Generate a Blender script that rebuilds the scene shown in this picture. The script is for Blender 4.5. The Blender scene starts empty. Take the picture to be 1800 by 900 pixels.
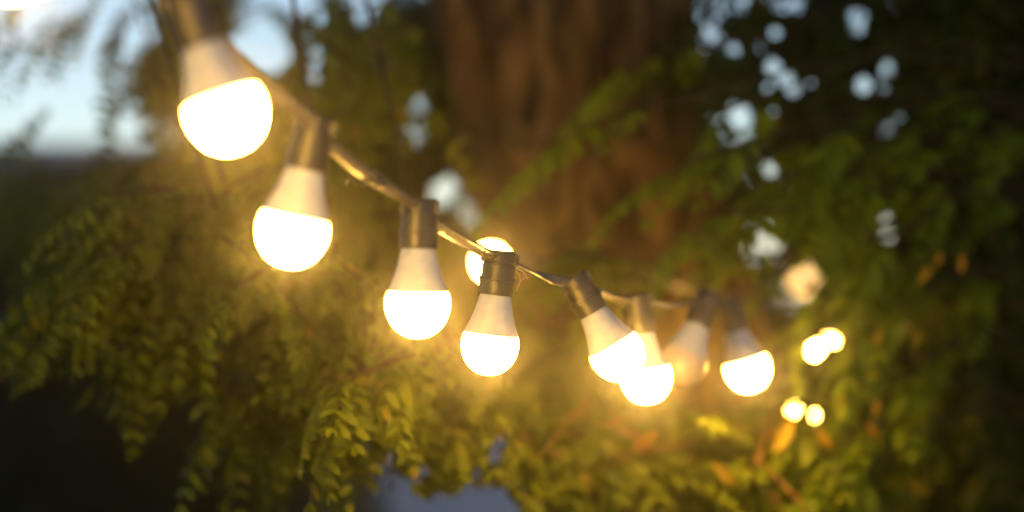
import bpy, bmesh, math, random
from mathutils import noise as mnoise
import numpy as np
from mathutils import Vector, Matrix

R = math.radians
rng = np.random.default_rng(11)
random.seed(11)
sc = bpy.context.scene
COL = sc.collection

# ------------------------------------------------------------------ camera
CAM_Z, F_PX = 1.75, 4250.0                      # 85 mm lens: 4250 px over an 1800 px wide frame
FOCUS = 2.52
cd = bpy.data.cameras.new("camera")
cam = bpy.data.objects.new("camera", cd); COL.objects.link(cam)
cam.location = (0, 0, CAM_Z); cam.rotation_euler = (R(90), 0, 0)
cd.lens = 85; cd.sensor_width = 36; cd.sensor_fit = 'HORIZONTAL'
cd.clip_start = 0.05; cd.clip_end = 500
cd.dof.use_dof = True; cd.dof.focus_distance = FOCUS; cd.dof.aperture_fstop = 1.85
sc.camera = cam

def P(px, py, d):                               # a spot in the place, from where it is seen and how far off it stands
    return Vector(((px - 900) / F_PX * d, d, CAM_Z - (py - 450) / F_PX * d))
def proj(p):                                    # numpy (n,3) -> pixels
    d = np.maximum(p[:, 1], 0.2)
    return p[:, 0] / d * F_PX + 900, 450 - (p[:, 2] - CAM_Z) / d * F_PX

# ------------------------------------------------------------------ dusk sky, weak sun, exposure
SUN_EL, SUN_ROT = 27.0, 150.0
w = bpy.data.worlds.new("World"); sc.world = w; w.use_nodes = True
nt = w.node_tree; nt.nodes.clear()
sky = nt.nodes.new("ShaderNodeTexSky"); sky.sky_type = 'NISHITA'; sky.sun_disc = False
sky.sun_elevation = R(SUN_EL); sky.sun_rotation = R(SUN_ROT)
sky.air_density = 0.75; sky.dust_density = 0.2; sky.ozone_density = 0.6
bg = nt.nodes.new("ShaderNodeBackground"); bg.inputs["Strength"].default_value = 0.08
out = nt.nodes.new("ShaderNodeOutputWorld")
nt.links.new(sky.outputs[0], bg.inputs[0]); nt.links.new(bg.outputs[0], out.inputs[0])

sl = bpy.data.lights.new("sun", 'SUN'); sl.energy = 0.03; sl.angle = R(10); sl.color = (1, .82, .66)
sun = bpy.data.objects.new("sun", sl); COL.objects.link(sun)
_e, _a = R(SUN_EL), R(SUN_ROT)
sd = Vector((math.sin(_a) * math.cos(_e), math.cos(_a) * math.cos(_e), math.sin(_e)))
sun.rotation_euler = sd.to_track_quat('Z', 'Y').to_euler()
sun.location = (0, -5, 12)

vs = sc.view_settings
vs.view_transform = 'Standard'; vs.look = 'None'; vs.gamma = 1; vs.use_curve_mapping = False
vs.exposure = 0.5
cy = sc.cycles
cy.use_denoising = True
cy.max_bounces = 6; cy.diffuse_bounces = 3; cy.glossy_bounces = 2; cy.transmission_bounces = 4
cy.volume_bounces = 0; cy.transparent_max_bounces = 8
cy.sample_clamp_indirect = 4; cy.use_light_tree = True
cy.caustics_reflective = False; cy.caustics_refractive = False

BULB_L = 200.0                                  # radiance of a lit dome
BULB_C = (1.0, 0.515, 0.085)
HAZE = 0.0115

# ------------------------------------------------------------------ materials
def mat(name, base, rough=.6, spec=.5, fn=None):
    m = bpy.data.materials.new(name); m.use_nodes = True
    n = m.node_tree.nodes; b = n["Principled BSDF"]
    b.inputs["Base Color"].default_value = (*base, 1); b.inputs["Roughness"].default_value = rough
    b.inputs["Specular IOR Level"].default_value = spec
    if fn: fn(m.node_tree, b)
    return m
def noise_mix(c1, c2, scale, detail=4, bump=0, stretch=(1, 1, 1), lo=.35, hi=.65):
    def f(t, b):
        tc = t.nodes.new("ShaderNodeTexCoord"); mp = t.nodes.new("ShaderNodeMapping")
        mp.inputs["Scale"].default_value = stretch
        nz = t.nodes.new("ShaderNodeTexNoise"); nz.inputs["Scale"].default_value = scale; nz.inputs["Detail"].default_value = detail
        rp = t.nodes.new("ShaderNodeValToRGB")
        rp.color_ramp.elements[0].position = lo; rp.color_ramp.elements[0].color = (*c1, 1)
        rp.color_ramp.elements[1].position = hi; rp.color_ramp.elements[1].color = (*c2, 1)
        L = t.links.new
        L(tc.outputs["Object"], mp.inputs[0]); L(mp.outputs[0], nz.inputs["Vector"])
        L(nz.outputs["Fac"], rp.inputs[0]); L(rp.outputs[0], b.inputs["Base Color"])
        if bump:
            bp = t.nodes.new("ShaderNodeBump"); bp.inputs["Strength"].default_value = bump; bp.inputs["Distance"].default_value = .01
            L(nz.outputs["Fac"], bp.inputs["Height"]); L(bp.outputs[0], b.inputs["Normal"])
    return f
def leaf_mat(name, colors, transl=.35):
    m = bpy.data.materials.new(name); m.use_nodes = True
    t = m.node_tree; n = t.nodes; L = t.links.new
    b = n["Principled BSDF"]; b.inputs["Roughness"].default_value = .55; b.inputs["Specular IOR Level"].default_value = .2
    ge = n.new("ShaderNodeNewGeometry"); oi = n.new("ShaderNodeObjectInfo")
    ad = n.new("ShaderNodeMath"); ad.operation = 'ADD'
    fr = n.new("ShaderNodeMath"); fr.operation = 'FRACT'
    rp = n.new("ShaderNodeValToRGB"); rp.color_ramp.elements.remove(rp.color_ramp.elements[1])
    for i, (pos, c) in enumerate(colors):
        e = rp.color_ramp.elements[0] if i == 0 else rp.color_ramp.elements.new(pos)
        e.position = pos; e.color = (*c, 1)
    L(ge.outputs["Random Per Island"], ad.inputs[0]); L(oi.outputs["Random"], ad.inputs[1])
    L(ad.outputs[0], fr.inputs[0]); L(fr.outputs[0], rp.inputs[0])
    L(rp.outputs[0], b.inputs["Base Color"])
    tr = n.new("ShaderNodeBsdfTranslucent"); mx = n.new("ShaderNodeMixShader"); mx.inputs[0].default_value = transl
    L(rp.outputs[0], tr.inputs["Color"])
    L(b.outputs[0], mx.inputs[1]); L(tr.outputs[0], mx.inputs[2])
    L(mx.outputs[0], n["Material Output"].inputs["Surface"])
    return m

M = {}
LEAF = [(0, (.080, .105, .003)), (.35, (.115, .15, .004)), (.6, (.145, .175, .004)), (.92, (.10, .135, .003)), (.99, (.20, .15, .008))]
LEAF_SHADED = [(0, (.020, .040, .003)), (.4, (.034, .060, .004)), (.8, (.042, .066, .004)), (.98, (.12, .08, .005))]
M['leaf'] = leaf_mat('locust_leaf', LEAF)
M['leaf_r'] = leaf_mat('locust_leaf_shaded', LEAF_SHADED)  # darker copy of the locust leaf: the right side's shade is in the colour
M['leaf_s'] = leaf_mat('sapling_leaf_lit', [(0, (.10, .155, .004)), (.4, (.13, .20, .005)), (.8, (.16, .215, .005)), (1, (.12, .18, .004))], .4)  # lighter leaf copy, the brightness of lit sprays put into the colour
M['leaf_y'] = leaf_mat('yellowed_leaf_and_glint', [(0, (.34, .21, .008)), (.5, (.28, .21, .008)), (1, (.34, .16, .008))], .45)
M['hedge'] = leaf_mat('evergreen_leaf', [(0, (.018, .032, .010)), (.6, (.03, .05, .014)), (1, (.024, .045, .012))], .1)
M['bark'] = mat('furrowed_bark', (.2, .13, .08), .9, .2, noise_mix((.022, .012, .005), (.25, .145, .05), 24, 6, .6, (1, 1, .22)))
M['twig'] = mat('twig_bark', (.05, .035, .02), .85, .1, noise_mix((.035, .024, .014), (.07, .046, .024), 60, 3))
M['stem'] = mat('shrub_stem', (.22, .12, .04), .7, .2, noise_mix((.17, .085, .025), (.28, .15, .05), 60, 3))
M['housing'] = mat('white_plastic_sky_tint', (.62, .58, .57), .42, .4, noise_mix((.25, .30, .43), (.30, .35, .48), 90, 3, 0))  # blue in the base stands in for sky light on white plastic
M['socket'] = mat('black_socket_plastic', (.025, .022, .022), .45, .5, noise_mix((.008, .0075, .008), (.018, .016, .016), 70, 3, .05))
M['cable'] = mat('black_rubber_cable', (.08, .07, .06), .22, 1.0, noise_mix((.12, .108, .095), (.17, .15, .13), 120, 2, .08))
M['tie'] = mat('glossy_black_tie', (.02, .02, .02), .22, .7)
M['dead'] = mat('opal_dome_unlit', (.30, .24, .23), .35, .5)
M['brightened'] = mat('brightened_opal_dome', (.42, .37, .30), .35, .5)
M['brightened'].node_tree.nodes["Principled BSDF"].inputs["Emission Color"].default_value = (1, .60, .20, 1)
M['brightened'].node_tree.nodes["Principled BSDF"].inputs["Emission Strength"].default_value = .8  # unlit dome: added emission stands in for light from the neighbouring bulbs
M['thread'] = mat('pale_thread', (.4, .34, .26), .6)
m = bpy.data.materials.new('lit_opal_dome'); m.use_nodes = True; n = m.node_tree.nodes
b = n["Principled BSDF"]; b.inputs["Base Color"].default_value = (.8, .78, .74, 1)
b.inputs["Emission Color"].default_value = (*BULB_C, 1); b.inputs["Emission Strength"].default_value = BULB_L
_t = m.node_tree; _tc = n.new("ShaderNodeTexCoord"); _sx = n.new("ShaderNodeSeparateXYZ"); _mr = n.new("ShaderNodeMapRange")
_mr.inputs[1].default_value = -.088; _mr.inputs[2].default_value = -.125; _mr.inputs[3].default_value = BULB_L * .2; _mr.inputs[4].default_value = BULB_L
_t.links.new(_tc.outputs["Object"], _sx.inputs[0]); _t.links.new(_sx.outputs[2], _mr.inputs[0]); _t.links.new(_mr.outputs[0], b.inputs["Emission Strength"])   # the LED board throws its light down: the rim of the dome is dimmer
m.cycles.emission_sampling = 'FRONT'
M['lit'] = m
M['ground'] = mat('dark_lawn', (.03, .045, .02), .95, .1, noise_mix((.018, .028, .012), (.045, .06, .022), 1.5, 6))
M['gravel'] = mat('pale_gravel', (.5, .5, .48), .95, .1, noise_mix((.58, .58, .57), (.68, .68, .66), 3, 5, .2))
M['roof'] = mat('grey_roof', (.16, .15, .17), .7, .3, noise_mix((.13, .12, .14), (.19, .175, .195), 4, 4))
M['wall'] = mat('brown_render', (.09, .07, .05), .9, .2, noise_mix((.07, .055, .04), (.11, .085, .06), 3, 4))
M['glass'] = mat('dark_window', (.01, .012, .014), .1, .5)
M['frame'] = mat('window_frame', (.22, .2, .18), .6)

# ------------------------------------------------------------------ mesh helpers
def mesh_obj(name, verts, faces, material, parent=None, smooth=False):
    me = bpy.data.meshes.new(name); me.from_pydata([tuple(v) for v in verts], [], faces)
    me.materials.append(material)
    if smooth: me.polygons.foreach_set('use_smooth', [True] * len(me.polygons))
    me.update()
    o = bpy.data.objects.new(name, me); COL.objects.link(o); o.parent = parent
    return o
def np_mesh(name, V, F, material):              # V (n,3), F (m,3|4) numpy
    me = bpy.data.meshes.new(name); k = F.shape[1]
    me.vertices.add(len(V)); me.vertices.foreach_set('co', V.astype(np.float32).ravel())
    me.loops.add(F.size); me.loops.foreach_set('vertex_index', F.astype(np.int32).ravel())
    me.polygons.add(len(F)); me.polygons.foreach_set('loop_start', np.arange(0, F.size, k, dtype=np.int32))
    me.materials.append(material); me.update(calc_edges=True); me.validate()
    return me
def empty(name, loc):
    o = bpy.data.objects.new(name, None); COL.objects.link(o); o.location = loc; o.empty_display_size = .05
    return o
def tag(o, label, cat, group=None):
    o['label'] = label; o['category'] = cat
    if group: o['group'] = group
    return o
def struct(o): o['kind'] = 'structure'; return o

def lathe(profile, seg=32):                     # (r, z) pairs -> verts, faces ; ends with r == 0 are closed to a point
    V, F, rings = [], [], []
    for r, z in profile:
        if r < 1e-6: rings.append([len(V)]); V.append((0, 0, z))
        else:
            rings.append(list(range(len(V), len(V) + seg)))
            V += [(r * math.cos(2 * math.pi * i / seg), r * math.sin(2 * math.pi * i / seg), z) for i in range(seg)]
    for a, b2 in zip(rings, rings[1:]):
        for i in range(seg):
            j = (i + 1) % seg
            if len(a) == 1: F.append((a[0], b2[j], b2[i]))
            elif len(b2) == 1: F.append((a[i], a[j], b2[0]))
            else: F.append((a[i], a[j], b2[j], b2[i]))
    return V, [f[::-1] for f in F]
def frames(path):
    T = [(path[min(i + 1, len(path) - 1)] - path[max(i - 1, 0)]).normalized() for i in range(len(path))]
    return T
def tube(path, radii, seg=8):
    V, F = [], []
    T = frames(path); up = Vector((0, 0, 1)) if abs(T[0].z) < .9 else Vector((1, 0, 0))
    nx = T[0].cross(up).normalized()
    for i, p in enumerate(path):
        nx = (nx - T[i] * nx.dot(T[i])).normalized(); ny = T[i].cross(nx)
        for k in range(seg):
            a = 2 * math.pi * k / seg
            V.append(p + (nx * math.cos(a) + ny * math.sin(a)) * radii[i])
    for i in range(len(path) - 1):
        for k in range(seg):
            j = (k + 1) % seg
            F.append((i * seg + k, i * seg + j, (i + 1) * seg + j, (i + 1) * seg + k))
    F.append(tuple(range(seg))[::-1]); F.append(tuple((len(path) - 1) * seg + k for k in range(seg)))
    return V, F
def catmull(pts, n):
    out_ = []; Q = [pts[0] * 2 - pts[1]] + list(pts) + [pts[-1] * 2 - pts[-2]]
    for i in range(1, len(Q) - 2):
        for k in range(n):
            t = k / n; a, b2, c, d = Q[i - 1], Q[i], Q[i + 1], Q[i + 2]
            out_.append(.5 * ((2 * b2) + (c - a) * t + (2 * a - 5 * b2 + 4 * c - d) * t * t + (3 * b2 - a - 3 * c + d) * t ** 3))
    out_.append(pts[-1].copy())
    return out_
class Acc:                                      # joins many small pieces into one mesh
    def __init__(s): s.V = []; s.F = []
    def add(s, VF):
        k = len(s.V); s.V += VF[0]; s.F += [tuple(i + k for i in f) for f in VF[1]]

# ------------------------------------------------------------------ ground, path, far house
gv = [(-22, -9, 0), (22, -9, 0), (22, 25, 0), (-22, 25, 0)]
struct(mesh_obj('ground', gv, [(0, 1, 2, 3)], M['ground']))
pts = [P(690, 800, 1), P(930, 770, 1)]
path_v = [(-.80, 15.0, .004), (.55, 15.0, .004), (.42, 23.5, .004), (-1.5, 23.5, .004), (-1.02, 21.5, .004), (-1.15, 20, .004), (-.88, 18.4, .004), (-.98, 17.2, .004), (-.74, 16.2, .004)]
struct(mesh_obj('gravel_path', path_v, [tuple(range(len(path_v)))], M['gravel']))

def box(x0, x1, y0, y1, z0, z1):
    v = [(x0, y0, z0), (x1, y0, z0), (x1, y1, z0), (x0, y1, z0), (x0, y0, z1), (x1, y0, z1), (x1, y1, z1), (x0, y1, z1)]
    f = [(0, 3, 2, 1), (4, 5, 6, 7), (0, 1, 5, 4), (1, 2, 6, 5), (2, 3, 7, 6), (3, 0, 4, 7)]
    return v, f
h = empty('garden_house', (0, 0, 0)); h.location = (-5.0, 17, 0)
tag(h, 'low dark house with a grey roof edge under the evening sky', 'house')
mesh_obj('wall', *box(-5.5, 2.35, 0, 6, 0, 2.34), M['wall'], h)
rv = [(-6, -.5, 2.36), (2.75, -.5, 2.36), (2.75, 6.5, 2.36), (-6, 6.5, 2.36), (-6, -.5, 2.52), (2.75, -.5, 2.52), (2.75, 6.5, 2.52), (-6, 6.5, 2.52), (-6, 3, 2.68), (2.75, 3, 2.68)]
rf = [(0, 3, 2, 1), (0, 1, 5, 4), (2, 3, 7, 6), (4, 5, 9, 8), (6, 7, 8, 9), (1, 2, 6, 9, 5), (3, 0, 4, 8, 7)]
mesh_obj('roof', rv, rf, M['roof'], h)
for x in (-3.6, -1.2, 1.0):
    wd = mesh_obj('window', *box(x - .5, x + .5, -.04, .01, .9, 2.0), M['frame'], h)
    mesh_obj('pane', *box(x - .42, x + .42, -.05, -.042, .98, 1.92), M['glass'], wd)

# ------------------------------------------------------------------ foliage: pinnate leaves
def make_frond(n_pairs, length, leaf_len, seed, wid=.235, tidy=1.0):
    r = random.Random(seed); V, F, ids = [], [], []
    def along(t): return Vector((length * t, 0, -length * .32 * t * t))
    seg = 5
    for i in range(seg + 1):
        p = along(i / seg); q = .0016 * (1 - .6 * i / seg)
        V += [p + Vector((0, q, 0)), p + Vector((0, -q, 0)), p + Vector((0, 0, -q * 1.6))]
    for i in range(seg):
        for k in range(3):
            j = (k + 1) % 3
            F.append((i * 3 + k, i * 3 + j, i * 3 + 3 + j, i * 3 + 3 + k))
    leafs = []
    for i in range(n_pairs):
        t = .14 + .84 * i / (n_pairs - 1)
        for s in (-1, 1): leafs.append((t, s * R(r.uniform(48, 82))))
    leafs.append((1.0, 0.0))
    for t, yaw in leafs:
        L_ = leaf_len * (.72 + .5 * math.sin(math.pi * min(1, t * .85 + .1))) * r.uniform(.9, 1.1); W_ = L_ * wid * r.uniform(.87, 1.13)
        droop = .55 + r.uniform(-.43, .43) * tidy; roll = r.uniform(-.8, .8) * tidy
        m_ = Matrix.Rotation(yaw, 3, 'Z') @ Matrix.Rotation(droop, 3, 'Y') @ Matrix.Rotation(roll, 3, 'X')
        base = along(t); k = len(V)
        loc = [(0, 0, 0), (.3, 1, .012), (.72, .86, .004), (1, 0, -.05), (.72, -.86, .004), (.3, -1, .012), (.3, 0, 0), (.72, 0, -.012)]
        V += [base + m_ @ Vector((x * L_, y * W_, z * L_ * 3)) for x, y, z in loc]
        F += [(k, k + 6, k + 1, k + 1), (k + 6, k + 7, k + 2, k + 1), (k + 7, k + 3, k + 2, k + 2),
              (k, k + 5, k + 6, k + 6), (k + 5, k + 4, k + 7, k + 6), (k + 4, k + 3, k + 7, k + 7)]
    return V, F
FR = [make_frond(*a) for a in ((5, .19, .042, 1), (6, .22, .044, 2), (5, .165, .040, 3), (7, .24, .043, 4))]
FR += [make_frond(*a, .22, .55) for a in ((8, .22, .042, 11), (9, .25, .044, 12), (7, .19, .040, 13), (9, .24, .040, 14))]
FRV = [np.array([tuple(v) for v in V]) for V, F in FR]
FRF = [F for V, F in FR]
def clean(F): return [tuple(dict.fromkeys(f)) for f in F]

# openings in the leaf canopy through which the sky is seen (directions from the terrace; r in px)
GAPS = [(1263,25,7),(1255,65,7),(1290,87,7),(1305,3,8),(1335,85,4),(1360,57,6),(1368,5,8),(1400,8,8),(1360,118,11),(1380,137,11),
        (1397,157,9),(1350,155,6),(1423,145,4),(1507,28,12),(1507,50,10),(1570,15,5),(1573,42,6),(1558,120,12),(1518,150,13),(1552,150,10),
        (1557,228,10),(1578,208,7),(1300,203,13),(1308,216,9),(1356,297,7),(1340,430,12),(1310,430,4),(1365,430,4),(1558,388,9),(1560,412,11),
        (1475,175,3),(1460,300,4),(1358,200,4),
        (440,20,8),(565,35,8),(555,85,9),(553,110,8),(552,138,6),(640,15,14),(635,32,8),(670,107,5),(735,182,6),(732,240,5),(728,228,4),
        (775,332,4),(784,327,3),(772,344,3),(268,45,8),(268,60,8),
        (870,800,9),(878,780,8),(745,830,6),(840,835,4),(683,808,4)]
POLYS = [[(-400,-700),(180,-700),(150,-10),(165,25),(110,60),(130,95),(185,45),(250,20),(258,60),(225,150),(190,200),(100,222),(-400,232)],
         [(400,70),(430,60),(455,28),(480,45),(500,70),(512,100),(490,125),(460,128),(430,105),(400,95)],
         [(455,-60),(560,-60),(550,5),(520,22),(490,14)],
         [(560,1000),(640,872),(690,872),(712,852),(730,885),(790,880),(830,862),(880,862),(905,890),(905,1000)]]
BULBGAPS = [(1402,498,17),(1420,480,13),(1412,512,9),(1432,617,11),(1438,612,9),(1462,588,10),(1466,596,8),(1397,717,7),(1399,720,6),(1435,730,6)]
def open_mask(u, v, grow=0, bulbs=True):
    k = np.zeros(len(u), bool)
    for x, y, r in [(x_, y_, r_ * .9) for x_, y_, r_ in GAPS] + (BULBGAPS if bulbs else []): k |= (u - x) ** 2 + (v - y) ** 2 < (r + grow) ** 2
    for poly in POLYS:
        c = np.zeros(len(u), bool); n_ = len(poly)
        for i in range(n_):
            (x1, y1), (x2, y2) = poly[i], poly[(i + 1) % n_]
            cond = (y1 > v) != (y2 > v)
            xi = (x2 - x1) * (v - y1) / (y2 - y1 + 1e-9) + x1
            c ^= cond & (u < xi)
        k |= c
    return k

class Tree:
    def __init__(s, root, leafkey, part='leaf_frond', twigkey='twig'):
        s.root, s.key, s.part, s.twigkey = root, leafkey, part, twigkey
        s.fr = []                               # (matrix 3x3 * scale, pos, variant)
        s.tw = Acc(); s.free = False; s.var = 0
    def twig(s, p, dirv, length, n, scale=1.0, hang=.5):
        pts = []; d = dirv.normalized(); q = p.copy(); k = 5
        for i in range(k):
            pts.append(q.copy()); q = q + d * (length / (k - 1)); d = (d + Vector((0, 0, -hang * .25))).normalized()
        s.tw.add(tube(pts, [.004 * (1 - .75 * i / k) * scale for i in range(k)], 4))
        for i in range(n):
            t = (i + .5) / n * (k - 1); a = int(t); c = pts[a].lerp(pts[min(a + 1, k - 1)], t - a)
            ax = (pts[min(a + 1, k - 1)] - pts[max(a - 1, 0)]).normalized()
            side = ax.cross(Vector((0, 0, 1))); side = side.normalized() if side.length > .05 else Vector((1, 0, 0))
            sg = 1 if i % 2 else -1
            if i == n - 1: sg = 0
            f = (ax * random.uniform(.4, .9) + side * sg * random.uniform(.6, 1.1) + Vector((0, 0, random.uniform(-.55, .15)))).normalized()
            s.frond(c, f, random.uniform(.8, 1.15) * scale)
    def frond(s, c, f, sz):
        up = Vector((random.uniform(-.35, .35), random.uniform(-.35, .35), 1))
        y = up.cross(f).normalized(); z = f.cross(y)
        s.fr.append((s.free, np.array([[f.x, y.x, z.x], [f.y, y.y, z.y], [f.z, y.z, z.z]]) * sz, np.array(tuple(c)), (s.var or random.choice((0, 0, 4))) + random.randrange(4)))
    def mass(s, cx, cy, d, rx, ry, rd, n, lean=(0, 0, -.4), fr=4, tl=.14, scale=.72, hang=.5, anchor=None, clump=0.0):
        c = P(cx, cy, d)
        if anchor is not None:
            mid = anchor.lerp(c, .5) + Vector((0, 0, .12 * (anchor - c).length))
            pth = catmull([anchor, mid, c], 6)
            s.tw.add(tube(pth, [.007 * (1 - .6 * i / len(pth)) for i in range(len(pth))], 7))
        for _ in range(n):
            while True:
                a = np.array([random.uniform(-1, 1) for _ in range(3)])
                if a @ a < 1: break
            p = P(cx + a[0] * rx, cy + a[1] * ry, d + a[2] * rd)
            if mnoise.noise(p * 6.5) < clump: continue               # boughs bunch, with hollows between
            dv = Vector((random.uniform(-1, 1), random.uniform(-1, 1), random.uniform(-.5, .35))) + Vector(lean)
            s.twig(p - dv.normalized() * tl * .5, dv, tl * random.uniform(.7, 1.3), fr, scale, hang)
    def finish(s, n_parts, big_label=None):
        # prune what grows across an opening, then the pieces seen largest become parts, the rest one crown
        keep = []; crownV, crownF, off = [], [], 0
        for (free, m_, c, k) in s.fr:
            V = FRV[k] @ m_.T + c
            if (V[:, 1] < .35).any(): continue
            u, v = proj(V)
            bad = open_mask(u, v, 1 + 12 * np.maximum(0, V[:, 1] - 4.2)) if not free else np.zeros(len(u), bool)
            inframe = (u > 0) & (u < 1800) & (v > 0) & (v < 900)
            keep.append([inframe.sum() / max(.3, c[1]) ** 2 if not bad.any() else -1, m_, c, k, V, bad])
        keep.sort(key=lambda e: -e[0])
        np_ = 0
        for e in keep:
            sc_, m_, c, k, V, bad = e
            if np_ < n_parts and sc_ > 0:
                o = bpy.data.objects.new(s.part, s.mesh(k)); COL.objects.link(o)
                mw = Matrix(np.block([[m_, c[:, None]], [np.zeros((1, 3)), np.ones((1, 1))]]).tolist())
                o.parent = s.root; o.matrix_parent_inverse = Matrix.Identity(4)
                o.matrix_local = Matrix.Translation(-s.root.location) @ mw
                np_ += 1
            else:
                if bad.any():
                    nb = 18; nl = (len(V) - nb) // 8
                    lv = bad[nb:].reshape(nl, 8).any(1)
                    gone = set(np.nonzero(lv)[0])
                    if bad[:nb].any() and lv.mean() > .5: continue
                else: gone = ()
                for f in FRF[k]:
                    if f[0] >= 18 and (f[0] - 18) // 8 in gone: continue
                    if f[0] < 18 and bad.any(): continue
                    crownF.append([i + off for i in f])
                crownV.append(V); off += len(V)
        if crownV:
            V = np.concatenate(crownV) - np.array(tuple(s.root.location)); F = np.array(crownF)
            tri = F[:, 2] == F[:, 3]
            F2 = np.concatenate([F[:, [0, 1, 2]], F[~tri][:, [0, 2, 3]]])
            o = bpy.data.objects.new('crown', np_mesh('crown', V, F2, M[s.key])); COL.objects.link(o); o.parent = s.root
            o['kind'] = 'stuff'
        # twigs: prune across the openings too
        V = np.array([tuple(v) for v in s.tw.V]); u, v = proj(V); bad = open_mask(u, v, 0)
        F = [f for f in s.tw.F if not any(bad[i] for i in f)]
        V = V - np.array(tuple(s.root.location))
        o = mesh_obj('branches', V, F, M[s.twigkey], s.root, True); o['kind'] = 'stuff'
    def mesh(s, k):
        if not hasattr(s, 'mm'): s.mm = {}
        if k not in s.mm:
            me = bpy.data.meshes.new(s.part); me.from_pydata([tuple(v) for v in FRV[k]], [], clean(FRF[k])); me.materials.append(M[s.key]); s.mm[k] = me
        return s.mm[k]

# ------------------------------------------------------------------ the old locust tree in the middle
TD = 4.55
tc_ = P(978, 450, TD)
root = empty('locust_tree', (tc_.x + .48, tc_.y, 0))
tag(root, 'old tree with thick furrowed brown trunk standing behind the string of bulbs', 'tree')
def noise2(x, y, seed):                         # smooth periodic-in-x value noise
    g = np.random.default_rng(seed).random((64, 256)) * 2 - 1
    xi = np.floor(x).astype(int); yi = np.floor(y).astype(int); fx = x - xi; fy = y - yi
    fx = fx * fx * (3 - 2 * fx); fy = fy * fy * (3 - 2 * fy)
    a = g[xi % 64, yi % 256]; b2 = g[(xi + 1) % 64, yi % 256]; c = g[xi % 64, (yi + 1) % 256]; d = g[(xi + 1) % 64, (yi + 1) % 256]
    return (a * (1 - fx) + b2 * fx) * (1 - fy) + (c * (1 - fx) + d * fx) * fy
NT, NZ = 256, 330
th = np.linspace(0, 2 * np.pi, NT, endpoint=False)[None, :]; zz = np.linspace(-.05, 4.6, NZ)[:, None]
a64 = th / (2 * np.pi) * 64
wob = noise2(a64 * .25 % 64 + 0 * zz, zz * 2.0 + 7, 3) * 2.2
rad = .222 + .12 * np.exp(-np.maximum(zz, 0) / .35) - .012 * zz
rad = rad + .018 * np.sin(2 * th + .6) + .012 * np.sin(3 * th + zz * .7) + .012 * noise2(a64 * .125 % 64, zz * 2.3, 9)
rid = 1 - np.abs(noise2((a64 * .44 + wob * 1.1 + zz * .6) % 64, zz * 3.4 + 0 * th, 5)) * 2.0
rid2 = 1 - np.abs(noise2((a64 * 1.0 + wob * 1.5) % 64, zz * 8 + 0 * th, 6)) * 2.0
rad = rad + .046 * np.clip(rid, -.9, .8) + .012 * np.clip(rid2, -.6, 1)
# a burl with a dark knot hole on the side towards the bulbs
kd = np.sqrt(((th - 4.36 + np.pi) % (2 * np.pi) - np.pi) ** 2 * .05 + (zz - 1.885) ** 2)
rad = rad + .045 * np.exp(-(kd / .075) ** 2) - .085 * np.exp(-(kd / .024) ** 2)
cx = .03 * np.sin(zz * 1.1) + .24 * (2.0 - np.minimum(zz, 2.0)) - .10 * np.maximum(zz - 2.0, 0); cyy = .02 * np.cos(zz * .9)
X = cx + rad * np.cos(th); Y = cyy + rad * np.sin(th); Z = zz + 0 * th
V = np.stack([X - .48, Y, Z], -1).reshape(-1, 3)
i = np.arange(NZ - 1)[:, None] * NT; j = np.arange(NT)[None, :]; jn = (j + 1) % NT
F = np.stack([i + j, i + jn, i + NT + jn, i + NT + j], -1).reshape(-1, 4)
me = np_mesh('trunk', V, F, M['bark']); me.polygons.foreach_set('use_smooth', [True] * len(me.polygons))
o = bpy.data.objects.new('trunk', me); COL.objects.link(o); o.parent = root
fork = Vector((tc_.x - .05, tc_.y, 2.75)); fork_hi = Vector((tc_.x - .2, tc_.y, 4.3))
def limb(pts, r0, r1, name='limb'):
    pth = catmull(pts, 6); k = len(pth)
    Vv, Ff = tube(pth, [r0 + (r1 - r0) * q / (k - 1) for q in range(k)], 12)
    o = mesh_obj(name, [v - root.location for v in Vv], Ff, M['bark'], root, True); return o
limb([fork, fork + Vector((-.7, -.25, .55)), fork + Vector((-1.6, -.8, .75)), fork + Vector((-2.6, -1.2, .55))], .10, .03)
limb([fork + Vector((0, 0, .3)), fork + Vector((.8, -.2, 1.0)), fork + Vector((1.9, -.7, 1.5))], .10, .03)
limb([fork_hi, fork_hi + Vector((-.6, .4, .9)), fork_hi + Vector((-1.4, .7, 1.9))], .12, .04)
limb([fork_hi, fork_hi + Vector((.5, -.5, .9)), fork_hi + Vector((.9, -1.4, 1.6))], .12, .04)

T = Tree(root, 'leaf')
A1 = fork + Vector((-1.2, -.55, .68)); A2 = fork + Vector((-.7, -.25, .55))
K = dict(scale=.52, tl=.10, fr=4)
G = dict(clump=-1)
T.mass(380, 370, 3.2, 190, 70, .25, 95, (-.6, 0, -.3), anchor=A1, **K)
T.mass(440, 460, 3.2, 190, 70, .25, 105, (-.2, 0, -.3), anchor=A1, **K)
T.mass(200, 460, 3.25, 90, 40, .2, 34, (-1.0, 0, -.2), **K)
T.mass(80, 515, 3.25, 50, 8, .08, 9, (-1.5, 0, 0), **K)
T.mass(285, 570, 3.3, 50, 35, .15, 20, (0, 0, -.6), **K)
T.mass(425, 710, 3.3, 20, 50, .12, 12, (0, 0, -.7), **K)
T.mass(600, 520, 3.15, 130, 110, .2, 70, (.2, -.2, -.4), anchor=A2, **K)
T.mass(660, 650, 2.95, 50, 15, .10, 10, (-1, -.2, -.3), **K)
T.mass(800, 660, 3.3, 100, 80, .2, 56, (.2, 0, -.4), anchor=A2, **K)
T.mass(800, 765, 3.4, 80, 25, .15, 26, (0, 0, -.4), **K)
T.mass(540, 670, 3.4, 70, 40, .15, 24, (0, 0, -.5), **K)
T.mass(540, 740, 3.5, 50, 30, .15, 12, (0, 0, -.5), **K)
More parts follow.
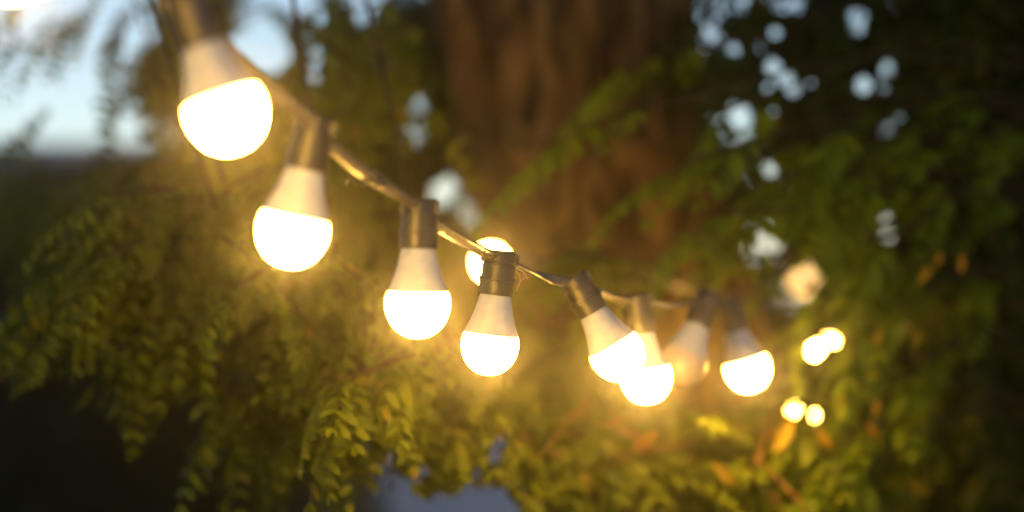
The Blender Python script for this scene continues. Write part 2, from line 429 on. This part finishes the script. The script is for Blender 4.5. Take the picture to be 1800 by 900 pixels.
T.mass(490, 240, 3.7, 90, 100, .3, 60, (-.2, 0, -.4), anchor=A2)
T.mass(580, 60, 4.0, 120, 90, .4, 60, (-.2, 0, -.4), anchor=A2)
T.mass(690, 150, 5.05, 100, 200, .2, 190, (-.2, 0, -.4), **G)
T.mass(520, 140, 5.2, 140, 200, .3, 150, (-.2, 0, -.4), **G)
T.mass(330, 290, 4.2, 150, 50, .4, 60, (-.4, 0, -.3), anchor=A1)
T.mass(200, 330, 5.2, 220, 45, .6, 110, (-.4, 0, -.3), **G)
T.mass(330, 30, 4.6, 80, 80, .5, 50, (-.5, 0, -.4), **G)
T.mass(760, 450, 5.0, 60, 100, .15, 80, (-.1, 0, -.4), **G)
T.mass(600, 440, 4.7, 150, 90, .3, 130, (-.1, 0, -.4), **G)
T.mass(720, 470, 3.7, 50, 60, .15, 26, (-.1, 0, -.4), **K)
T.mass(930, 590, 3.6, 110, 30, .12, 24, (0, -.5, -.3), **K)
T.mass(970, 650, 3.6, 120, 50, .2, 44, (0, -.5, -.3), **K)
T.mass(1010, 445, 3.4, 25, 8, .06, 8, (.4, -.6, -.1), **K)
T.free = True                                   # sprays hanging across the open sky
for (px, py, dx) in ((185, -30, -.7), (150, 5, -1), (120, 20, -1.2), (235, -10, -.3), (100, 175, -1.2), (260, 60, -.4), (60, -40, -.6), (310, -20, 0)):
    T.twig(P(px, py, 4.3), Vector((dx, 0, -.7)), .14, 4, .5)
T.free = False
n_vis = len(T.fr)
# the rest of the crown, above and around, out of this view but shading the place
for (x, y, z, r, n) in ((-.4, 4.6, 4.4, 1.5, 150), (-1.8, 4.0, 3.9, 1.1, 80), (1.2, 4.2, 4.6, 1.4, 120), (.2, 3.4, 4.4, 1.3, 130), (1.9, 1.6, 4.2, 1.3, 90), (.0, 6.0, 4.6, 1.4, 100)):
    for _ in range(n):
        while True:
            a = np.array([random.uniform(-1, 1) for _ in range(3)])
            if a @ a < 1: break
        p = Vector((x + a[0] * r, y + a[1] * r, z + a[2] * r * .6))
        if p.z < 2.3 + .11 * p.y: continue
        T.twig(p, Vector((random.uniform(-1, 1), random.uniform(-1, 1), random.uniform(-.6, .3))), .4, 5, 1.7)
T.finish(260)

# ------------------------------------------------------------------ tree on the right, its boughs reach in front of the trunk
rr = P(1960, 450, 5.0)
root2 = empty('leafy_tree', (rr.x, rr.y, 0))
tag(root2, 'dark leafy tree with drooping feathery boughs and bright sky gaps, right of the thick trunk', 'tree')
pth = catmull([Vector((rr.x, rr.y, -.05)), Vector((rr.x - .03, rr.y, 1.2)), Vector((rr.x + .02, rr.y + .05, 2.6)), Vector((rr.x - .1, rr.y, 4.6))], 8)
Vv, Ff = tube(pth, [.13 - .08 * q / len(pth) for q in range(len(pth))], 16)
mesh_obj('trunk', [v - root2.location for v in Vv], Ff, M['bark'], root2, True)
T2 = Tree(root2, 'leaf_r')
B1 = Vector((rr.x, rr.y, 2.3)); B2 = Vector((rr.x, rr.y, 1.7)); B3 = Vector((rr.x, rr.y, 1.2))
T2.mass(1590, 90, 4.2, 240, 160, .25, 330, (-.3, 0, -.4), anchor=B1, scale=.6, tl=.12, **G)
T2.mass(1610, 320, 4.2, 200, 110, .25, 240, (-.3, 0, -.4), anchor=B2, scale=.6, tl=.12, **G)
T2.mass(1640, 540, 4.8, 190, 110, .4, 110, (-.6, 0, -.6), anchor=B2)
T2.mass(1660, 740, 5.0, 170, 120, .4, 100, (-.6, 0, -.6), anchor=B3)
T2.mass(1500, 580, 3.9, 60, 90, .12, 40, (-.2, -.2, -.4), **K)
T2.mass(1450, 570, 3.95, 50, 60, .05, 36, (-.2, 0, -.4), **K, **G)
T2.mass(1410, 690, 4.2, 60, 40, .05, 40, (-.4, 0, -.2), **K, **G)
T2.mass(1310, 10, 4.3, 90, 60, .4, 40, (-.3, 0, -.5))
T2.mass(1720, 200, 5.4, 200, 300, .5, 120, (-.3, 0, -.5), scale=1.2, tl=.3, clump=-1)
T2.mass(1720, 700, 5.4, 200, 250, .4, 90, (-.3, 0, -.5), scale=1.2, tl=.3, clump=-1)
for (x, y, z, r, n) in ((1.6, 4.6, 3.6, 1.2, 110), (2.6, 5.0, 3.2, 1.3, 110), (1.9, 3.2, 3.6, 1.0, 60), (2.4, 5.2, 1.6, 1.1, 90)):
    for _ in range(n):
        a = np.array([random.gauss(0, .45) for _ in range(3)])
        p = Vector((x + a[0] * r, y + a[1] * r, z + a[2] * r * .7))
        u = p.x / p.y * F_PX + 900; v = 450 - (p.z - CAM_Z) / p.y * F_PX
        if -100 < u < 1750 and -100 < v < 1000: continue
        T2.twig(p, Vector((random.uniform(-1, 1), random.uniform(-1, 1), random.uniform(-.6, .3))), .4, 5, 1.6)
T2.finish(200)

# ------------------------------------------------------------------ added sapling: carries the right tree's lit sprays, in lighter leaves
sp_ = P(1850, 450, 4.0)
root4 = empty('added_sapling', (sp_.x, sp_.y, 0))
tag(root4, 'slender added sapling whose arching pale green sprays cross the trunk and the dark tree', 'tree')
pth = catmull([Vector((sp_.x, sp_.y, -.05)), Vector((sp_.x + .04, sp_.y, .9)), Vector((sp_.x - .02, sp_.y, 1.8)), Vector((sp_.x + .03, sp_.y + .05, 2.7))], 8)
Vv, Ff = tube(pth, [.028 - .018 * q / len(pth) for q in range(len(pth))], 10)
mesh_obj('trunk', [v - root4.location for v in Vv], Ff, M['bark'], root4, True)
T4 = Tree(root4, 'leaf_s'); T4.var = 4
SPR = [(1060, 200, 3.3, .15, 3), (1150, 95, 3.8, .15, 3), (1290, 170, 3.5, .14, 3), (1240, 262, 3.35, .15, 3), (1290, 385, 3.35, .15, 4), (1370, 320, 3.45, .14, 3),
       (1430, 240, 3.55, .15, 3), (1470, 345, 3.5, .15, 4), (1560, 270, 3.65, .14, 3), (1650, 200, 3.8, .14, 3), (1720, 240, 3.8, .13, 3), (1490, 425, 3.45, .15, 4), (1600, 350, 3.7, .14, 3), (1700, 370, 3.85, .13, 3),
       (1560, 480, 3.6, .14, 4), (1660, 500, 3.8, .13, 3), (1510, 550, 3.5, .13, 4), (1600, 620, 3.75, .13, 3), (1520, 670, 3.55, .13, 4), (1460, 760, 3.5, .13, 4), (1570, 780, 3.8, .13, 3), (1440, 840, 3.5, .13, 4), (1380, 720, 3.6, .12, 3)]
for (px, py, d, ln, k) in SPR:
    s0 = P(px + 90, py - 15, d + .05); far = P(1850, py - random.uniform(20, 90), 4.0)
    mid = s0.lerp(far, .5) + Vector((0, .1, .05)); pp = catmull([far, mid, s0], 4)
    T4.tw.add(tube(pp, [.0045 - .0003 * q for q in range(len(pp))], 5))
    for q in range(1 if px < 1330 else 2): T4.twig(s0 + Vector((0, .04 * q, .02 * q)), Vector((-1, -.25 + .3 * q, -.15 + random.uniform(-.2, .15))), ln, k, .78 if px < 1500 else .66, .3)
T4.finish(220)

# ------------------------------------------------------------------ low shrub under the string
sh = P(1180, 900, 4.0)
root3 = empty('feathery_shrub', (sh.x, sh.y, 0))
tag(root3, 'golden green feathery shrub growing below the hanging bulbs', 'shrub')
T3 = Tree(root3, 'leaf', twigkey='stem')
for q in range(9):
    tip = P(random.uniform(930, 1480), random.uniform(720, 860), random.uniform(3.6, 4.4))
    b0 = Vector((sh.x + random.uniform(-.15, .15), sh.y + random.uniform(-.15, .15), -.02))
    pth = catmull([b0, b0.lerp(tip, .55) + Vector((0, 0, .1)), tip], 6)
    T3.tw.add(tube(pth, [.012 * (1 - .7 * q2 / len(pth)) for q2 in range(len(pth))], 6))
pth = catmull([P(985, 805, 3.55), P(1040, 835, 3.6), P(1110, 872, 3.65), P(1240, 935, 3.8), P(1330, 1150, 4.0)], 5)
T3.tw.add(tube(pth, [.0065 + .0004 * q for q in range(len(pth))], 7))
pth = catmull([P(990, 880, 3.7), P(1060, 900, 3.72), P(1180, 980, 3.8), P(1300, 1200, 4.0)], 5)
T3.tw.add(tube(pth, [.006 + .0004 * q for q in range(len(pth))], 7))
T3.mass(1020, 770, 3.5, 110, 60, .25, 26, (0, 0, .2), hang=.2)
T3.mass(1170, 820, 3.5, 130, 60, .3, 36, (0, 0, .4), hang=.2)
T3.mass(1360, 810, 3.7, 130, 70, .3, 40, (.1, 0, .4), hang=.2)
T3.mass(1340, 695, 3.7, 60, 12, .12, 6, (.2, 0, .2), hang=.2)
T3.mass(980, 890, 4.0, 80, 30, .2, 14, (0, 0, .2), hang=.2)
T3.mass(1200, 1050, 4.1, 350, 120, .4, 60, (0, 0, .4), hang=.2, tl=.28, scale=1)
T3.finish(150)

# single yellowed leaves among the shrub; the small ones stand in for light glints
YL = [(1378, 765, 3.4, -1.0, .030), (1512, 872, 3.6, 1.0, .026), (1450, 775, 3.4, .9, .024), (1135, 775, 3.25, -.6, .024), (1275, 835, 3.3, .8, .026)]
YL += [(x, y, 3.5, random.uniform(-1.5, 1.5), sz) for x, y, sz in ((1690, 462, .016), (1626, 482, .018), (1650, 455, .012), (1478, 590, .014), (1543, 592, .012), (1612, 595, .012), (1508, 617, .011), (1540, 628, .013), (1527, 660, .014), (1540, 715, .016), (1482, 706, .013), (1535, 760, .018), (1425, 505, .014), (1487, 490, .014))]  # glints of bulb light on the foliage, put in as small yellow leaves
for q, (px, py, d, rz, sz) in enumerate(YL):
    Lf = sz; Wf = sz * .36
    v = [(-Lf, 0, 0), (-Lf * .45, Wf * .8, .05 * Lf), (Lf * .2, Wf, .08 * Lf), (Lf, 0, -.25 * Lf), (Lf * .2, -Wf, .08 * Lf), (-Lf * .45, -Wf * .8, .05 * Lf), (-Lf * .45, 0, -.06 * Lf), (Lf * .2, 0, -.06 * Lf), (-Lf * 1.6, 0, .12 * Lf), (-Lf, .02 * Lf, .02 * Lf)]
    f = [(0, 6, 1), (6, 7, 2, 1), (7, 3, 2), (0, 5, 6), (5, 4, 7, 6), (4, 3, 7), (0, 9, 8)]
    o = mesh_obj('yellow_leaf_and_glint', v, f, M['leaf_y'])
    par = root3 if py > 730 else root2
    o.parent = par
    o.location = P(px, py, d) - par.location
    o.rotation_euler = (R(80), rz, .2)

# ------------------------------------------------------------------ dark evergreen hedges behind
def hedge(name, label, x0, x1, y, zt, n, seed, thick=.9):
    r = np.random.default_rng(seed)
    h_ = empty(name, ((x0 + x1) / 2, y, 0)); tag(h_, label, 'hedge', None)
    X = r.uniform(x0, x1, n); Zt = zt * (1 + .05 * np.sin(X * 1.7 + seed) + .04 * np.sin(X * 4.1)); Z = r.uniform(0, 1, n) ** .8 * Zt; Yy = y + r.uniform(-thick / 2, thick / 2, n)
    c = np.stack([X, Yy, Z], -1)
    d1 = r.normal(size=(n, 3)); d1 /= np.linalg.norm(d1, axis=1)[:, None]
    d2 = np.cross(d1, r.normal(size=(n, 3))); d2 /= np.linalg.norm(d2, axis=1)[:, None]
    s_ = r.uniform(.035, .06, n)[:, None]
    V = np.stack([c - d1 * s_, c + d2 * s_ * .5, c + d1 * s_, c - d2 * s_ * .5], 1)
    u, v = proj(V.reshape(-1, 3)); bad = open_mask(u, v, 22 if y < 10 else 6).reshape(n, 4).any(1)
    V = V[~bad]; k = len(V)
    V = V.reshape(-1, 3) - np.array(tuple(h_.location)); F = np.arange(4 * k).reshape(k, 4)
    o = bpy.data.objects.new('foliage', np_mesh('foliage', V, F, M['hedge'])); COL.objects.link(o); o.parent = h_; o['kind'] = 'stuff'
    st = Acc()
    xx = x0 + .3
    while xx < x1:
        p0 = Vector((xx, y, -.02)); uu = xx / y * F_PX + 900
        hh = zt * .8 * random.uniform(.8, 1)
        vt = np.array([[xx, y, q * hh / 8] for q in range(9)]); a_, b_ = proj(vt); ok = ~open_mask(a_, b_, 12)
        top = 8
        while top > 1 and not ok[:top + 1].all(): top -= 1
        st.add(tube([Vector(tuple(vt[q])) for q in range(top + 1)], [.025 - .002 * q for q in range(top + 1)], 5))
        xx += .45
    o = mesh_obj('stems', [v - h_.location for v in st.V], st.F, M['twig'], h_); o['kind'] = 'stuff'
hedge('evergreen_hedge', 'tall dark evergreen hedge far behind the right hand tree', .35, 5.0, 8.0, 3.4, 70000, 5)
hedge('evergreen_hedge', 'low dark hedge in front of the grey roofed house', -8.0, -1.0, 12.0, 2.0, 60000, 8)
hedge('evergreen_hedge', 'clipped dark hedge across the far end of the lawn behind the gravel path', -2.2, 9, 24.2, 1.9, 30000, 12)

# ------------------------------------------------------------------ bulbs
SOCK = [(0, 0), (.0150, 0), (.0168, -.0016), (.0172, -.012), (.0168, -.0125), (.0168, -.0145), (.0174, -.015), (.0174, -.0290)]
SOCK_LO = [(.0174, -.0275), (.0192, -.0278), (.0194, -.0315), (.0182, -.032), (.0180, -.044), (.0186, -.0445), (.0184, -.0465), (.0150, -.0468)]
HOUS = [(.0146, -.044), (.0158, -.0462), (.0170, -.050), (.0186, -.058), (.0210, -.067), (.0240, -.076), (.0270, -.0835), (.0288, -.0872), (.0286, -.0880)]
DOME = [(.0284, -.0876), (.0297, -.092), (.0302, -.097), (.0300, -.102), (.0290, -.1075), (.0270, -.113), (.0240, -.1185), (.0200, -.1232), (.0150, -.127), (.0095, -.1295), (.0045, -.1305), (0, -.1308)]
def housing_mesh():
    V, F = lathe(HOUS, 48)
    V = [tuple(v) for v in V]
    W = []
    for k, v in enumerate(V):                   # very shallow cooling ribs moulded into the neck
        a = math.atan2(v[1], v[0]); r = math.hypot(v[0], v[1]); q = 1 - .012 * (1 if (k % 48) % 4 == 0 else 0) * (1 if 2 <= k // 48 <= 6 else 0)
        W.append((v[0] * q, v[1] * q, v[2]))
    return W, F
def socket_top():
    V, F = lathe(SOCK, 32); a = Acc(); a.add((V, F))
    v, f = box(-.0185, .0185, -.0085, .0085, -.0135, -.003)      # clamp saddle the cable runs through
    a.add((v, f)); return a.V, a.F
PROTO = {}
def part(name, VF, material, parent, smooth=True):
    key = name + material.name
    if key not in PROTO:
        o = mesh_obj(name, VF[0], VF[1], material, parent, smooth); PROTO[key] = o.data
        if smooth:
            try: o.data.set_sharp_from_angle(angle=R(38))
            except Exception: pass
        return o
    o = bpy.data.objects.new(name, PROTO[key]); COL.objects.link(o); o.parent = parent
    return o
TOPS = []
def bulb(px, py, d, tilt, fwd, label, lit=True, group='light bulbs on the festoon string', spin=0):
    c = P(px, py, d)                            # dome centre
    rot = Matrix.Rotation(R(fwd), 3, 'X') 
    rot = Matrix.Rotation(R(tilt), 3, 'Y') @ rot
    top = c - rot @ Vector((0, 0, -.1))
    e = empty('light_bulb', top); e.rotation_euler = (rot @ Matrix.Rotation(R(spin), 3, 'Z')).to_euler()
    tag(e, label, 'light bulb', group)
    so = part('socket', socket_top(), M['socket'], e)
    part('collar', lathe(SOCK_LO, 32), M['socket'], so)
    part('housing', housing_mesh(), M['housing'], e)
    part('dome', lathe(DOME, 32), M['lit'] if lit is True else M[lit], e)
    TOPS.append(top + rot @ Vector((0, 0, -.0082)))
    return e
bulb(20, -86, 1.60, 8, 0, 'lit bulb at the high end of the string, only its glowing tip showing')
bulb(397, 197, 1.84, -19, 0, 'large blurred lit bulb tilted at the high end of the cable under the sky opening')
bulb(514, 406, 2.06, 12, 0, 'lit bulb with its neck leaning away, just above the tied cable knot')
bulb(734, 536, 2.29, 1, 0, 'lit bulb hanging straight down just below the tied cable knot')
bulb(861, 608, 2.52, 6.5, 0, 'sharpest lit bulb with crisp ribbed neck and brown black socket, before the twisted cable', spin=20)
bulb(1085, 622, 2.70, -30, 0, 'lit bulb leaning strongly sideways and overlapping the glowing bulb behind it')
bulb(1136, 664, 2.86, -7, 0, 'lit bulb half hidden behind the strongly leaning bulb')
bulb(1200, 640, 3.08, 22, -12, 'dull unlit bulb with pinkish dome between two lit bulbs', lit='dead')
bulb(1314, 648, 3.30, -17, 0, 'last clear lit bulb of the string, cut off flat across its glowing dome')
bulb(1414, 492, 4.1, -20, -58, 'dim bulb with an unlit tan dome given an added glow, swung outward among the leaves above the cable end', lit='brightened')
n1 = len(TOPS)
bulb(1446, 600, 4.15, 10, 0, 'lit bulb behind leaves showing as a two lobed white spot', group='light bulbs on the rear string')
bulb(1406, 722, 4.45, -6, 0, 'lit bulb deep in the shrub showing as a small round white spot', group='light bulbs on the rear string')
bulb(863, 462, 4.08, 0, -78, 'blurred lit bulb against the thick trunk behind the sharp bulb socket', group='light bulbs on the rear string')

# ------------------------------------------------------------------ cable: flat two-core festoon cable with twists
def ribbon(path, rolls, wdt=.0062, thk=.0027):
    prof = []
    for q in range(12):
        a = 2 * math.pi * q / 12; ca, sa = math.cos(a), math.sin(a)
        pin = 1 - .22 * math.exp(-(ca / .35) ** 2)             # waist between the two cores
        prof.append((wdt * (abs(ca) ** .7) * (1 if ca >= 0 else -1), thk * (abs(sa) ** .8) * (1 if sa >= 0 else -1) * pin))
    V, F = [], []; Tn = frames(path)
    for i, p in enumerate(path):
        t = Tn[i]; up = Vector((0, 0, 1)); up = (up - t * up.dot(t)).normalized(); sd_ = t.cross(up)
        a = rolls[i]; e1 = up * math.cos(a) + sd_ * math.sin(a); e2 = t.cross(e1)
        V += [p + e1 * x + e2 * y for x, y in prof]
    m_ = len(prof)
    for i in range(len(path) - 1):
        for k in range(m_):
            j = (k + 1) % m_
            F.append((i * m_ + k, i * m_ + j, (i + 1) * m_ + j, (i + 1) * m_ + k))
    F.append(tuple(range(m_))[::-1]); F.append(tuple((len(path) - 1) * m_ + k for k in range(m_)))
    return V, F
def cable(name, pts, twists, label, group):
    nsub = 22; path, rolls = [], []
    for i in range(len(pts) - 1):
        a, b2 = pts[i], pts[i + 1]; L_ = (b2 - a).length
        for k in range(nsub):
            t = k / nsub; p = a.lerp(b2, t)
            p.z -= .028 * L_ * 4 * t * (1 - t)
            p.x += .003 * math.sin(t * math.pi * 2 + i)
            path.append(p); s3 = t * t * (3 - 2 * t)
            rolls.append(twists[i][0] + (twists[i][1] - twists[i][0]) * s3)
    path.append(pts[-1]); rolls.append(twists[-1][1])
    V, F = ribbon(path, rolls)
    o = mesh_obj(name, V, F, M['cable'], None, True)
    tag(o, label, 'cable', group); return o
c1 = [P(-420, -520, 1.27)] + TOPS[:n1]
c1 += [P(1560, 400, 4.2), P(1760, 300, 4.8), Vector((rr.x - .13, rr.y - .02, 2.05))]
pi = math.pi
tw = [(0, 0), (.2, .5), (.5, .6), (.7, .9), (.8, .9), (.9, pi + .6), (1.0, 1.1), (1.1, 1.2), (1.2, 1.2), (1.2, .8), (.6, pi), (0, .4), (.4, 0)]
cable('festoon_cable', c1, tw, 'flat black cable running down from the sky opening, carrying the bright string of bulbs', None)
zt_ = TOPS[n1 + 2].z
ring = [Vector((tc_.x + .07 + .31 * math.cos(R(q)), tc_.y + .31 * math.sin(R(q)), zt_ + .0008 * (250 - q))) for q in (150, 180, 205, 228)]
ring2 = [Vector((tc_.x + .07 + .31 * math.cos(R(q)), tc_.y + .31 * math.sin(R(q)), zt_ - .0012 * (q - 250))) for q in (285, 315, 345, 375)]
c2 = ring + [TOPS[n1 + 2]] + ring2 + [TOPS[n1] + Vector((-.15, .25, .0)), TOPS[n1], TOPS[n1] + Vector((.05, .12, -.05)), TOPS[n1 + 1] + Vector((.05, .08, .02)), TOPS[n1 + 1]]
cable('festoon_cable', c2, [(0, 0)] * (len(c2) - 1), 'thin blurred rear cable passing round the thick trunk', None)
# cable tie knot between the third and fourth bulb
a, b2 = TOPS[2], TOPS[3]
kp = a.lerp(b2, .52); kp.z -= .028 * (b2 - a).length
e = empty('cable_tie', kp); tag(e, 'small glossy black tie knotted round the cable, its tail sticking out', 'cable tie')
ax = (b2 - a).normalized()
def torus(center, axis, R_, r_, n1_=20, n2_=8):
    q = axis.to_track_quat('Z', 'Y').to_matrix(); V, F = [], []
    for i in range(n1_):
        for k in range(n2_):
            A_, B_ = 2 * pi * i / n1_, 2 * pi * k / n2_
            V.append(center + q @ Vector(((R_ + r_ * math.cos(B_)) * math.cos(A_), (R_ * .9 + r_ * math.cos(B_)) * math.sin(A_), r_ * math.sin(B_))))
    for i in range(n1_):
        for k in range(n2_):
            F.append((i * n2_ + k, ((i + 1) % n1_) * n2_ + k, ((i + 1) % n1_) * n2_ + (k + 1) % n2_, i * n2_ + (k + 1) % n2_))
    return V, F
for q in (-.008, 0, .009):
    mesh_obj('loop', *torus(ax * q + Vector((0, 0, 0)), (ax + Vector((q * 20, 0, .1))).normalized(), .0072, .0019), M['tie'], e, True)
mesh_obj('tail', *tube(catmull([Vector((0, -.006, 0)), Vector((-.008, -.010, -.006)), Vector((-.016, -.006, .002)), Vector((-.024, -.004, -.006))], 5), [.0013] * 16, 6), M['tie'], e, True)
# frayed thread on the sharp bulb's socket
tp = TOPS[4] + Vector((.017, -.004, -.012))
th_ = Acc()
for pts_ in ([(0, 0, 0), (.004, -.003, -.008), (.003, -.004, -.016), (.0, -.002, -.022)], [(0, 0, .002), (.008, -.002, -.003), (.012, -.001, -.010)], [(.0005, 0, -.018), (.004, -.002, -.013), (.009, -.001, -.008)]):
    pp = catmull([Vector(v) for v in pts_], 5); th_.add(tube(pp, [.00035] * len(pp), 4))
o = mesh_obj('thread', th_.V, th_.F, M['thread']); o.location = tp
tag(o, 'frayed pale thread caught on the sharp bulb socket below the cable', 'thread')

# ------------------------------------------------------------------ added haze, standing in for lens bloom round the bulbs
V, F = box(-22.5, 22.5, -9.5, 25.5, -1.0, 7.5)
hz = mesh_obj('haze', V, F, bpy.data.materials.new('bloom_haze'))
hz['kind'] = 'stuff'
m = hz.data.materials[0]; m.use_nodes = True; n = m.node_tree.nodes; n.clear()
vol = n.new("ShaderNodeVolumePrincipled"); vol.inputs["Color"].default_value = (.97, .97, .97, 1)
vol.inputs["Density"].default_value = HAZE; vol.inputs["Anisotropy"].default_value = .98
mo = n.new("ShaderNodeOutputMaterial"); m.node_tree.links.new(vol.outputs[0], mo.inputs["Volume"])
